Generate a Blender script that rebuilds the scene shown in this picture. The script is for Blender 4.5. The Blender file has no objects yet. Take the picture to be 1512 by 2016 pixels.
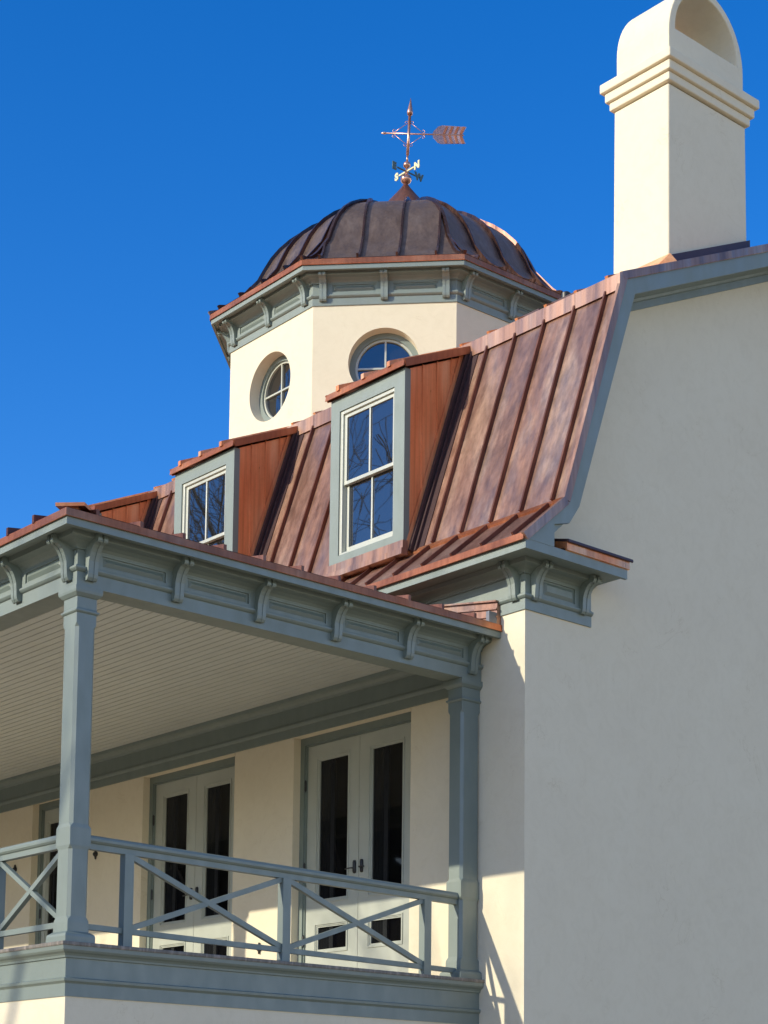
import bpy, math, random
from mathutils import Vector, Matrix
R = math.radians
C = bpy.context.scene.collection
scene = bpy.context.scene

# ---------------------------------------------------------------- camera
cam_d = bpy.data.cameras.new('camera'); cam = bpy.data.objects.new('camera', cam_d); C.objects.link(cam)
scene.camera = cam
F, YAW, PIT, ROL = 3600.75, 0.8561, 0.1066, -0.0113
cam_d.sensor_fit = 'VERTICAL'; cam_d.sensor_height = 24.0
cam_d.lens = F/2016*24.0
cam_d.shift_y = (1868.56-1008)/2016
cam_d.shift_x = (756-754.94)/2016
cam_d.clip_start = .1; cam_d.clip_end = 3000
fw = Vector((-math.sin(YAW), math.cos(YAW), 0)); rt = Vector((math.cos(YAW), math.sin(YAW), 0)); dn = Vector((0, 0, -1))
f2 = fw*math.cos(PIT)-dn*math.sin(PIT); dn2 = dn*math.cos(PIT)+fw*math.sin(PIT)
r2 = rt*math.cos(ROL)+dn2*math.sin(ROL); d3 = dn2*math.cos(ROL)-rt*math.sin(ROL)
cam.matrix_world = Matrix(((r2.x, -d3.x, -f2.x, 15.106), (r2.y, -d3.y, -f2.y, -15.302), (r2.z, -d3.z, -f2.z, 1.6), (0, 0, 0, 1)))

# ---------------------------------------------------------------- sky, sun, exposure
SUN = Vector((-.207, -1, .423)).normalized()
ELEV = math.asin(SUN.z); AZ = math.atan2(SUN.x, SUN.y)
w = bpy.data.worlds.new('World'); scene.world = w; w.use_nodes = True
nt = w.node_tree; bg = nt.nodes['Background']
sky = nt.nodes.new('ShaderNodeTexSky'); sky.sky_type = 'NISHITA'; sky.sun_disc = False
sky.sun_elevation = ELEV; sky.sun_rotation = AZ % (2*math.pi)
sky.air_density = 1.0; sky.dust_density = .3; sky.ozone_density = 4.0; sky.altitude = 200
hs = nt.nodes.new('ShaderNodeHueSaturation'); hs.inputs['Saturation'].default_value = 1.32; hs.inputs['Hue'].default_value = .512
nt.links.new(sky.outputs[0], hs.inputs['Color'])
# added fill: low sky paler and warmer, zenith less blue; deep blue between
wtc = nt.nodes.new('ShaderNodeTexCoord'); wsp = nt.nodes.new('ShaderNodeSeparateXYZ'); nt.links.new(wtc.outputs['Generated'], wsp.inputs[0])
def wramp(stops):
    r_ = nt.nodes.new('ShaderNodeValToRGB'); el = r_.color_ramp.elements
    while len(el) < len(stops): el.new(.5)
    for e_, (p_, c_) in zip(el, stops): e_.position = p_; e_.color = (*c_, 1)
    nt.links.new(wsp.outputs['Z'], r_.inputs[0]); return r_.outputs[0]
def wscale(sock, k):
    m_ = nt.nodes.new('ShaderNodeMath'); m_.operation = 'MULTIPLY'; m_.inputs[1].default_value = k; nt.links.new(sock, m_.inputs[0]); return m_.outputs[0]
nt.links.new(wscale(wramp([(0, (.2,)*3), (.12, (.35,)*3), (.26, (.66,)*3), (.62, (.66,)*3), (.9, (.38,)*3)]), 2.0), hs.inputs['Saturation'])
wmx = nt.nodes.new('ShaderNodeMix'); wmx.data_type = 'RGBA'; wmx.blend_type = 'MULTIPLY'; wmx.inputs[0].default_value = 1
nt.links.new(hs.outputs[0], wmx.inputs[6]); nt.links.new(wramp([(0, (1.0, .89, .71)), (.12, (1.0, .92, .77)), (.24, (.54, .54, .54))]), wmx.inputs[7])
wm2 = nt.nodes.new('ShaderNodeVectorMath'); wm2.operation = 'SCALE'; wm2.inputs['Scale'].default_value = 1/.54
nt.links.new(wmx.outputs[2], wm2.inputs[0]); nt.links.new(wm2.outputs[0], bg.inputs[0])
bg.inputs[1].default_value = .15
sd = bpy.data.lights.new('sun', 'SUN'); sd.energy = 2.9; sd.angle = R(.53); sd.color = (1, .915, .715)
so = bpy.data.objects.new('sun', sd); C.objects.link(so)
so.rotation_mode = 'QUATERNION'; so.rotation_quaternion = SUN.to_track_quat('Z', 'Y'); so.location = (-10, -60, 40)
vs = scene.view_settings; vs.view_transform = 'Standard'; vs.look = 'None'; vs.gamma = 1; vs.exposure = 0.60; vs.use_curve_mapping = False

# ---------------------------------------------------------------- materials
def nodes(name):
    m = bpy.data.materials.new(name); m.use_nodes = True
    return m, m.node_tree, m.node_tree.nodes['Principled BSDF']
def N(t, kind, **kw):
    n = t.nodes.new(kind)
    for k, v in kw.items():
        if k in n.inputs: n.inputs[k].default_value = v
        else: setattr(n, k, v)
    return n
def coords(t, scale=(1, 1, 1)):
    tc = N(t, 'ShaderNodeTexCoord'); mp = N(t, 'ShaderNodeMapping'); mp.inputs['Scale'].default_value = scale
    t.links.new(tc.outputs['Object'], mp.inputs[0]); return mp.outputs[0]
def noise(t, co, scale, detail=4, rough=.55, dist=0):
    n = N(t, 'ShaderNodeTexNoise', Scale=scale, Detail=detail, Roughness=rough, Distortion=dist)
    t.links.new(co, n.inputs['Vector']); return n.outputs['Fac']
def ramp(t, fac, stops):
    r = N(t, 'ShaderNodeValToRGB'); el = r.color_ramp.elements
    while len(el) < len(stops): el.new(.5)
    for e, (p, c) in zip(el, stops): e.position = p; e.color = (*c, 1) if len(c) == 3 else c
    t.links.new(fac, r.inputs[0]); return r.outputs[0]
def bump(t, b, h, strength, dist):
    n = N(t, 'ShaderNodeBump', Strength=strength, Distance=dist)
    t.links.new(h, n.inputs['Height']); t.links.new(n.outputs[0], b.inputs['Normal']); return n
def mixc(t, fac, a, b, mode='MIX'):
    n = N(t, 'ShaderNodeMix', data_type='RGBA', blend_type=mode)
    if isinstance(fac, float): n.inputs[0].default_value = fac
    else: t.links.new(fac, n.inputs[0])
    for i, v in ((6, a), (7, b)):
        if isinstance(v, tuple): n.inputs[i].default_value = (*v, 1)
        else: t.links.new(v, n.inputs[i])
    return n.outputs[2]

def paint(name, col, rough=.42, var=.06):
    m, t, b = nodes(name); co = coords(t)
    lo = tuple(c*(1-var) for c in col); hi = tuple(min(1, c*(1+var)) for c in col)
    c1 = ramp(t, noise(t, co, 2.2, 5), [(.3, lo), (.7, hi)])
    t.links.new(c1, b.inputs['Base Color'])
    rr = ramp(t, noise(t, coords(t, (1, 1, .4)), 7, 4), [(.3, (rough-.06,)*3), (.75, (rough+.1,)*3)])
    t.links.new(rr, b.inputs['Roughness']); bump(t, b, noise(t, co, 45, 3), .12, .004); b.inputs['IOR'].default_value = 1.9; b.inputs['Specular IOR Level'].default_value = .8
    return m
def stucco(name='stucco_paint'):
    m, t, b = nodes(name); co = coords(t)
    base = ramp(t, noise(t, co, .9, 6, .6, .6), [(.25, (.715, .64, .485)), (.5, (.735, .66, .50)), (.78, (.75, .68, .52))])
    mott = ramp(t, noise(t, co, 4.5, 6, .7, 1.5), [(.28, (.955, .95, .935)), (.55, (1, 1, 1))])
    c1 = mixc(t, 1.0, base, mott, 'MULTIPLY')
    # hairline cracks, patched here and there
    cr = ramp(t, noise(t, co, 1.1, 5, .6, 1.2), [(.494, (1, 1, 1)), (.4985, (.9, .88, .84)), (.5015, (.9, .88, .84)), (.506, (1, 1, 1))])
    msk = ramp(t, noise(t, co, 1.3, 2), [(.54, (0, 0, 0)), (.64, (1, 1, 1))])
    c2 = mixc(t, msk, c1, mixc(t, 1.0, c1, cr, 'MULTIPLY'))
    t.links.new(c2, b.inputs['Base Color']); b.inputs['Roughness'].default_value = .8
    b.inputs['Specular IOR Level'].default_value = .3
    ma = N(t, 'ShaderNodeMath', operation='MULTIPLY_ADD'); t.links.new(noise(t, co, 3.0, 6, .6), ma.inputs[0]); ma.inputs[1].default_value = 1.2
    t.links.new(noise(t, co, 60, 4, .6), ma.inputs[2]); bump(t, b, ma.outputs[0], .2, .012)
    return m
def copper(name, c0, c1, c2, metal=.75, rough=.42, streak=(2.2, 2.2, .35), sc=1.3, wav=.5, wd=.03, sheet=0, det=4):
    m, t, b = nodes(name); co = coords(t, streak)
    big = noise(t, co, sc, det, .55, .6)
    col = ramp(t, big, [(.30, c0), (.5, c1), (.68, c2)])
    sp = ramp(t, noise(t, coords(t), 14, 5, .7, .4), [(.26, (.92, .90, .88)), (.50, (1, 1, 1)), (.8, (1.0, .98, .96))])
    col = mixc(t, 1.0, col, sp, 'MULTIPLY')
    col = mixc(t, 1.0, col, ramp(t, noise(t, coords(t, (14, 14, .45)), 1.6, 4, .6), [(.34, (.80, .78, .76)), (.62, (1, 1, 1))]), 'MULTIPLY')
    if sheet:
        tc = N(t, 'ShaderNodeTexCoord'); sx = N(t, 'ShaderNodeSeparateXYZ'); t.links.new(tc.outputs['Object'], sx.inputs[0])
        m1 = N(t, 'ShaderNodeMath', operation='MULTIPLY_ADD'); t.links.new(sx.outputs['X'], m1.inputs[0]); m1.inputs[1].default_value = 1/sheet; m1.inputs[2].default_value = 100-.26/sheet
        fl = N(t, 'ShaderNodeMath', operation='FLOOR'); t.links.new(m1.outputs[0], fl.inputs[0])
        wn = N(t, 'ShaderNodeTexWhiteNoise', noise_dimensions='1D'); t.links.new(fl.outputs[0], wn.inputs['W'])
        col = mixc(t, 1.0, col, ramp(t, wn.outputs['Value'], [(0, (.78, .80, .84)), (.5, (.95, .93, .90)), (1, (1.12, 1.06, 1.0))]), 'MULTIPLY')
        fr = N(t, 'ShaderNodeMath', operation='FRACT'); t.links.new(m1.outputs[0], fr.inputs[0])
        edge = ramp(t, fr.outputs[0], [(.0, (.72, .66, .6)), (.07, (1, 1, 1)), (.90, (1, 1, 1)), (.96, (1.25, 1.2, 1.1)), (1, (1.0, .95, .9))])  # painted light line left of each seam, shade line right of it
        col = mixc(t, .6, col, mixc(t, 1.0, col, edge, 'MULTIPLY'))
    t.links.new(col, b.inputs['Base Color'])
    rr = ramp(t, noise(t, coords(t, streak), 3.1, 5, .6), [(.3, (rough-.1,)*3), (.7, (rough+.14,)*3)])
    t.links.new(rr, b.inputs['Roughness']); b.inputs['Metallic'].default_value = metal
    bump(t, b, noise(t, coords(t, (1, 1, .22)), 2.6, 2, .4), wav*.42, wd)
    return m
def plain(name, col, rough=.5, metal=0.0, spec=.5):
    m, t, b = nodes(name); b.inputs['Roughness'].default_value = rough; b.inputs['Metallic'].default_value = metal
    b.inputs['Specular IOR Level'].default_value = spec
    lo = tuple(c*.85 for c in col); c = ramp(t, noise(t, coords(t), 9, 4), [(.3, lo), (.7, col)]); t.links.new(c, b.inputs['Base Color'])
    return m
def glass(name, tint=(.012, .013, .014), ior=1.9, wave=.02):
    m, t, b = nodes(name); b.inputs['Base Color'].default_value = (*tint, 1); b.inputs['Roughness'].default_value = .015
    b.inputs['IOR'].default_value = ior; bump(t, b, noise(t, coords(t), 1.6, 1), wave, .05); return m

STU = stucco()
TRIM = paint('trim_paint', (.116, .160, .140), .62)
LEAF = paint('door_paint', (.40, .425, .365), .45)
SASH = paint('sash_paint', (.44, .45, .37), .45, .03)
CEIL = paint('ceiling_paint', (.50, .525, .485), .55, .04)
COP = copper('roof_copper', (.36, .205, .155), (.49, .285, .215), (.63, .42, .315), .75, .40, (2.6, 2.6, .09), .8, .4, .05, .533, 2.5)
COPD = copper('weathered_copper', (.21, .145, .11), (.26, .185, .145), (.32, .235, .185), .75, .42, (2, 2, .5), 1.6, .35)
COPB = copper('bright_copper', (.86, .27, .10), (.95, .36, .15), (1.0, .52, .27), .5, .34, (1.5, 1.5, .3), 1.2, .6, .04)  # bright copper, base colour raised for the sunlit roof mirrored in the cheeks
COPE = copper('edge_copper', (.36, .12, .055), (.46, .16, .075), (.62, .26, .13), .65, .36, (.5, .5, .5), 2.0)
COPS = copper('seam_copper', (.15, .06, .045), (.21, .09, .065), (.30, .14, .10), .7, .45)
DSEAM = copper('dome_seam_copper', (.13, .07, .055), (.17, .09, .07), (.24, .13, .10), .9, .26)  # darker than the dome sheets, standing in for the seams' shaded sides
COPV = copper('vane_copper', (.52, .26, .19), (.66, .36, .27), (.80, .50, .38), .8, .3, (1, 1, 1), 4)
GOLD = plain('gilded_letters', (.86, .78, .42), .35, .35)
LETTER_SHADE = plain('shaded_letters', (.10, .16, .15), .5, .4)  # dark copy of the gilding: shade of the arm turned from the sun
GLASS = glass('window_glass', ior=2.3)
DGLASS, tg_, bg_ = nodes('door_glass'); bg_.inputs['Base Color'].default_value = (.004, .004, .005, 1); bg_.inputs['Roughness'].default_value = .02; bg_.inputs['IOR'].default_value = 1.45
_tr = N(tg_, 'ShaderNodeBsdfTransparent'); _tr.inputs[0].default_value = (.6, .62, .62, 1); _mx = N(tg_, 'ShaderNodeMixShader'); _mx.inputs[0].default_value = .55
tg_.links.new(_tr.outputs[0], _mx.inputs[1]); tg_.links.new(bg_.outputs[0], _mx.inputs[2]); tg_.links.new(_mx.outputs[0], tg_.nodes['Material Output'].inputs[0])
BLACK = plain('black_iron', (.015, .015, .016), .4)
LEAD = plain('lead_flashing', (.22, .22, .24), .45, .5)
DARK = plain('dark_flashing', (.10, .06, .06), .45, .5)
FLOORB = copper('floor_edge_paint', (.15, .14, .125), (.19, .175, .155), (.32, .28, .25), 0.0, .6, (9, 9, 1), 2.0)

# ---------------------------------------------------------------- mesh helpers
class MB:
    def __init__(s): s.v = []; s.f = []; s.m = []; s.mi = 0; s.sm = set()
    def face(s, pts, flip=False):
        i = len(s.v); s.v += [tuple(p) for p in pts]; f = list(range(i, i+len(pts)))
        s.f.append(f[::-1] if flip else f); s.m.append(s.mi)
    def mesh(s, V, Fc):
        i = len(s.v); s.v += [tuple(p) for p in V]
        for f in Fc: s.f.append([i+k for k in f]); s.m.append(s.mi)
    def box(s, x0, x1, y0, y1, z0, z1):
        if x0 > x1: x0, x1 = x1, x0
        if y0 > y1: y0, y1 = y1, y0
        if z0 > z1: z0, z1 = z1, z0
        V = [(x, y, z) for x in (x0, x1) for y in (y0, y1) for z in (z0, z1)]
        s.mesh(V, [(0, 1, 3, 2), (4, 6, 7, 5), (0, 4, 5, 1), (2, 3, 7, 6), (0, 2, 6, 4), (1, 5, 7, 3)])
    def hexa(s, A, B):
        """two quads A (4 pts) and B (4 pts) joined"""
        s.mesh(list(A)+list(B), [(3, 2, 1, 0), (4, 5, 6, 7), (0, 1, 5, 4), (1, 2, 6, 5), (2, 3, 7, 6), (3, 0, 4, 7)])
    def bar(s, a, b, wd, ht, up=(0, 0, 1)):
        a = Vector(a); b = Vector(b); d = (b-a).normalized(); sd_ = d.cross(Vector(up)).normalized()*wd/2; u = sd_.cross(d).normalized()*ht/2
        s.hexa([a-sd_-u, a+sd_-u, a+sd_+u, a-sd_+u], [b-sd_-u, b+sd_-u, b+sd_+u, b-sd_+u])
    def sweep(s, poly, O, U, Nn, L, m0=0, m1=0, W=Vector((0, 0, 1))):
        """closed polygon (v,w) swept along U from O; ends shifted by mitre*v"""
        O = Vector(O); U = Vector(U); Nn = Vector(Nn); W = Vector(W); n = len(poly)
        a = [O+Nn*v+W*w_-U*(m0*v) for v, w_ in poly]; b = [O+Nn*v+W*w_+U*(L+m1*v) for v, w_ in poly]
        s.mesh(a+b, [tuple(range(n))[::-1], tuple(range(n, 2*n))]+[(i, (i+1) % n, n+(i+1) % n, n+i) for i in range(n)])
    def lathe(s, prof, c=(0, 0, 0), n=20):
        V = []; Fc = []
        for r_, z in prof:
            for k in range(n):
                a = 2*math.pi*k/n; V.append((c[0]+r_*math.cos(a), c[1]+r_*math.sin(a), c[2]+z))
        for j in range(len(prof)-1):
            for k in range(n):
                Fc.append((j*n+k, j*n+(k+1) % n, (j+1)*n+(k+1) % n, (j+1)*n+k))
        Fc.append(tuple(range(n))[::-1]); Fc.append(tuple((len(prof)-1)*n+k for k in range(n)))
        s.mesh(V, Fc)
    def tube(s, pts, rad, n=8):
        pts = [Vector(p) for p in pts]; rs = rad if isinstance(rad, (list, tuple)) else [rad]*len(pts); V = []; Fc = []
        for i, p in enumerate(pts):
            d = (pts[min(i+1, len(pts)-1)]-pts[max(i-1, 0)]).normalized(); x = d.orthogonal().normalized() if i == 0 else (x-d*x.dot(d)).normalized(); y = d.cross(x)
            for k in range(n):
                a = 2*math.pi*k/n; V.append(p+(x*math.cos(a)+y*math.sin(a))*rs[i])
        for j in range(len(pts)-1):
            for k in range(n): Fc.append((j*n+k, j*n+(k+1) % n, (j+1)*n+(k+1) % n, (j+1)*n+k))
        Fc.append(tuple(range(n))[::-1]); Fc.append(tuple((len(pts)-1)*n+k for k in range(n)))
        s.mesh(V, Fc)
    def build(s, name, mats, parent=None, smooth=False, bevel=0, loc=None, recalc=True):
        me = bpy.data.meshes.new(name); me.from_pydata(s.v, [], s.f)
        for mm in (mats if isinstance(mats, (list, tuple)) else [mats]): me.materials.append(mm)
        me.polygons.foreach_set('material_index', s.m)
        if recalc:
            import bmesh
            b = bmesh.new(); b.from_mesh(me); bmesh.ops.recalc_face_normals(b, faces=b.faces); b.to_mesh(me); b.free()
        if smooth: me.polygons.foreach_set('use_smooth', [True]*len(me.polygons))
        me.update()
        o = bpy.data.objects.new(name, me); C.objects.link(o)
        if parent: o.parent = parent
        if loc: o.location = loc
        if bevel:
            bv = o.modifiers.new('bevel', 'BEVEL'); bv.width = bevel; bv.segments = 2; bv.limit_method = 'ANGLE'; bv.angle_limit = R(40)
        return o
def empty(name, label, cat, loc=(0, 0, 0), group=None):
    o = bpy.data.objects.new(name, None); C.objects.link(o); o.location = loc; o['label'] = label; o['category'] = cat
    if group: o['group'] = group
    return o
def copy_part(o, parent, loc=None):
    c = o.copy(); C.objects.link(c); c.parent = parent
    if loc is not None: c.location = loc
    for ch in list(o.children): copy_part(ch, c)
    return c
X = Vector((1, 0, 0)); Y = Vector((0, 1, 0)); Z = Vector((0, 0, 1))

house = empty('house', 'cream stucco mansion with copper mansard roof, domed cupola, chimney and grey-green balcony', 'house')

# ---------------------------------------------------------------- ground
g = MB(); g.face([(-900, -900, 0), (900, -900, 0), (900, 900, 0), (-900, 900, 0)])
mg, tg, bgp = nodes('dry_lawn'); co = coords(tg)
cg = ramp(tg, noise(tg, co, .25, 8, .65), [(.3, (.30, .22, .11)), (.5, (.38, .285, .16)), (.7, (.46, .35, .21))])
tg.links.new(cg, bgp.inputs['Base Color']); bgp.inputs['Roughness'].default_value = .95; bump(tg, bgp, noise(tg, co, 12, 6), .5, .05)
go = g.build('ground', mg); go['kind'] = 'structure'
g = MB(); g.box(-40, 22, -16.5, -6.9, -.05, .004)  # unseen pale strip, added to bounce warm light up at the porch
mpv, tp, bp = nodes('pale_bounce_ground'); cp_ = ramp(tp, noise(tp, coords(tp), 20, 8, .7), [(.3, (.46, .36, .24)), (.7, (.60, .48, .34))]); tp.links.new(cp_, bp.inputs['Base Color']); bp.inputs['Roughness'].default_value = .95
po = g.build('bounce_strip', mpv); po['kind'] = 'structure'

# ---------------------------------------------------------------- walls
def wall_grid(mb, x0, x1, z0, z1, holes, depth=.28, y=0.0):
    xs = sorted({x0, x1, *[h[0] for h in holes], *[h[1] for h in holes]}); zs = sorted({z0, z1, *[h[2] for h in holes], *[h[3] for h in holes]})
    for i in range(len(xs)-1):
        for j in range(len(zs)-1):
            cx = (xs[i]+xs[i+1])/2; cz = (zs[j]+zs[j+1])/2
            if any(h[0] < cx < h[1] and h[2] < cz < h[3] for h in holes): continue
            mb.face([(xs[i], y, zs[j]), (xs[i+1], y, zs[j]), (xs[i+1], y, zs[j+1]), (xs[i], y, zs[j+1])])
    for a, b, c, d in holes:
        mb.face([(a, y, c), (a, y, d), (a, y+depth, d), (a, y+depth, c)]); mb.face([(b, y, c), (b, y+depth, c), (b, y+depth, d), (b, y, d)])
        mb.face([(a, y, d), (b, y, d), (b, y+depth, d), (a, y+depth, d)]); mb.face([(a, y, c), (a, y+depth, c), (b, y+depth, c), (b, y, c)])
XL = -24.0
DOORS = [(-4.46, -2.04, 3.60, 7.17), (-8.19, -5.83, 3.60, 7.17), (-11.5, -9.98, 3.60, 7.20), (-15.7, -13.3, 3.6, 7.17), (-19.4, -17.0, 3.6, 7.17)]
mb = MB(); wall_grid(mb, XL, 0, 0, 8.6, DOORS)
mb.build('front_wall', STU, house, recalc=False)
KY, KZ = .20, 9.30; TY, TZ = 1.25, 12.46; RY = 5.03; SL = .467; RZ = TZ+SL*(RY-TY)
EY, EZ = -.48, 8.69
mb = MB()
prof = [(0, 0), (0, 8.6), (KY+.08, KZ-.02), (TY+.07, TZ-.1), (RY, RZ-.1), (2*RY-TY-.07, TZ-.1), (2*RY-KY-.08, KZ-.02), (2*RY, 8.6), (2*RY, 0)]
mb.face([(0, y, z) for y, z in prof])
mb.face([(-.25, y, z) for y, z in prof], True)
mb.build('gable_wall', STU, house, recalc=False)
mb = MB(); mb.box(XL, -.002, 2*RY-.3, 2*RY, 0, 8.6); mb.box(XL, XL+.3, 0.002, 2*RY-.3, 0, 12); mb.build('rear_wall', STU, house)

# ---------------------------------------------------------------- roof
XR = .49
def roof_sheet(mb, x0, x1, a, b, th=.03):
    (y0, z0), (y1, z1) = a, b; n = Vector((0, -(z1-z0), y1-y0)).normalized()*th
    P = [Vector((x0, y0, z0)), Vector((x1, y0, z0)), Vector((x1, y1, z1)), Vector((x0, y1, z1))]
    mb.hexa([p-n for p in P], P)
def seam(mb, x, a, b, wd=.035, ht=.05, lo=.0, hi=.0):
    (y0, z0), (y1, z1) = a, b; d = Vector((0, y1-y0, z1-z0)).normalized(); n = Vector((0, -d.z, d.y))
    A = Vector((x, y0, z0))+d*lo; B = Vector((x, y1, z1))-d*hi
    mb.hexa([A-X*wd/2, A+X*wd/2, A+X*wd/2+n*ht, A-X*wd/2+n*ht], [B-X*wd/2, B+X*wd/2, B+X*wd/2+n*ht, B-X*wd/2+n*ht])
SEAMX = [.26-.533*i for i in range(46)]
SEAMX = [x for x in SEAMX if x > XL]
mb = MB()
roof_sheet(mb, XL, XR, (KY, KZ), (TY, TZ)); roof_sheet(mb, XL, XR, (EY-.03, EZ+.02), (KY, KZ))
roof_sheet(mb, XL, XR, (2*RY-KY, KZ), (2*RY-TY, TZ)); roof_sheet(mb, XL, XR, (2*RY-EY, EZ), (2*RY-KY, KZ))
mans = mb.build('mansard_roof', COP, house)
mb = MB()
for x in SEAMX:
    seam(mb, x, (KY, KZ), (TY, TZ), .026, .056, .05, .18); seam(mb, x-.03, (EY-.03, EZ+.02), (KY, KZ), .028, .05, .1, .03)
mb.build('standing_seams', COPS, mans)
mb = MB()  # upturned flashing at the change of slope, and eave drip strip
mb.sweep([(-.02, 0), (.035, -.03), (.05, .01), (.0, .07)], (XL, KY+.005, KZ-.01), X, -Y, XR-XL)
mb.sweep([(.0, -.005), (.045, -.005), (.055, -.03), (.062, -.025), (.052, .06), (.0, .07)], (XL, -.48+.015, 8.685), X, -Y, XR-XL-.01)
mb.build('eave_flashing', COPE, mans)
mb = MB()
mb.sweep([(-.02, -.19), (.052, -.195), (.078, -.20), (.075, .01), (.03, .03), (-.02, .035)], (XL, TY-.02, TZ), X, -Y, XR-XL+.012)
mb.build('roof_break_strip', COP, mans)
mb = MB()
roof_sheet(mb, XL, XR, (TY, TZ), (RY, RZ)); roof_sheet(mb, XL, XR, (2*RY-TY, TZ), (RY, RZ))
up = mb.build('upper_roof', COP, house)
mb = MB()
for x in SEAMX: seam(mb, x, (TY-.06, TZ+.0), (RY, RZ), .05, .06)
mb.build('standing_seams', COPB, up)
# rake board
mb = MB()
inn = [(1.25-.0, 0)]
b_out = [(EY, EZ-.012), (EY, EZ-.005), (KY+.02, KZ-.03), (TY+.02, TZ-.02), (RY, RZ-.03), (RY, RZ-.25), (TY+.21, TZ-.165), (KY+.235, KZ-.02), (KY+.06, KZ-.27), (.0, 8.96), (0, EZ-.012)]
mb.mesh([(XR-.05, y, z) for y, z in b_out]+[(XR-.006, y, z) for y, z in b_out], [tuple(range(11))[::-1], tuple(range(11, 22))]+[(i, (i+1) % 11, 11+(i+1) % 11, 11+i) for i in range(11)])
rake = mb.build('rake_board', TRIM, house)
# soffit and crown under rake
mb = MB()
def rake_sweep(mb, a, b, poly):
    (y0, z0), (y1, z1) = a, b; d = Vector((0, y1-y0, z1-z0)); L = d.length; d.normalize(); n = Vector((0, -d.z, d.y))
    mb.sweep(poly, (0, y0, z0), d, X, L, W=n)
crown = [(.0, -.32), (.03, -.32), (.03, -.23), (.06, -.22), (.08, -.19), (.13, -.17), (.2, -.13), (.26, -.12), (.26, -.10), (.44, -.10), (.44, -.05), (.0, -.05)]
rake_sweep(mb, (TY+.03, TZ-.03), (RY, RZ-.03), crown); rake_sweep(mb, (KY+.08, KZ-.03), (TY, TZ-.03), crown); rake_sweep(mb, (-.05, 8.95), (KY+.08, KZ-.05), [(.0, -.12), (.44, -.12), (.44, -.05), (0, -.05)])
mb.build('rake_soffit', TRIM, rake)
mb = MB()
cs = [(-.03, -.035), (.006, -.035), (.014, -.055), (.02, -.05), (.012, .05), (-.03, .055)]
def cop_edge(mb, a, b, e0=0, e1=0):
    (y0, z0), (y1, z1) = a, b; d = Vector((0, y1-y0, z1-z0)); L = d.length; d.normalize(); n = Vector((0, -d.z, d.y))
    mb.sweep(cs, Vector((XR, y0, z0))-d*e0, d, X, L+e0+e1, W=n)
cop_edge(mb, (EY-.02, EZ+.005), (KY, KZ)); cop_edge(mb, (KY, KZ), (TY, TZ)); cop_edge(mb, (TY, TZ+.01), (RY, RZ+.01), .03)
mb.build('rake_edge_flashing', COP, rake)

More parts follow.
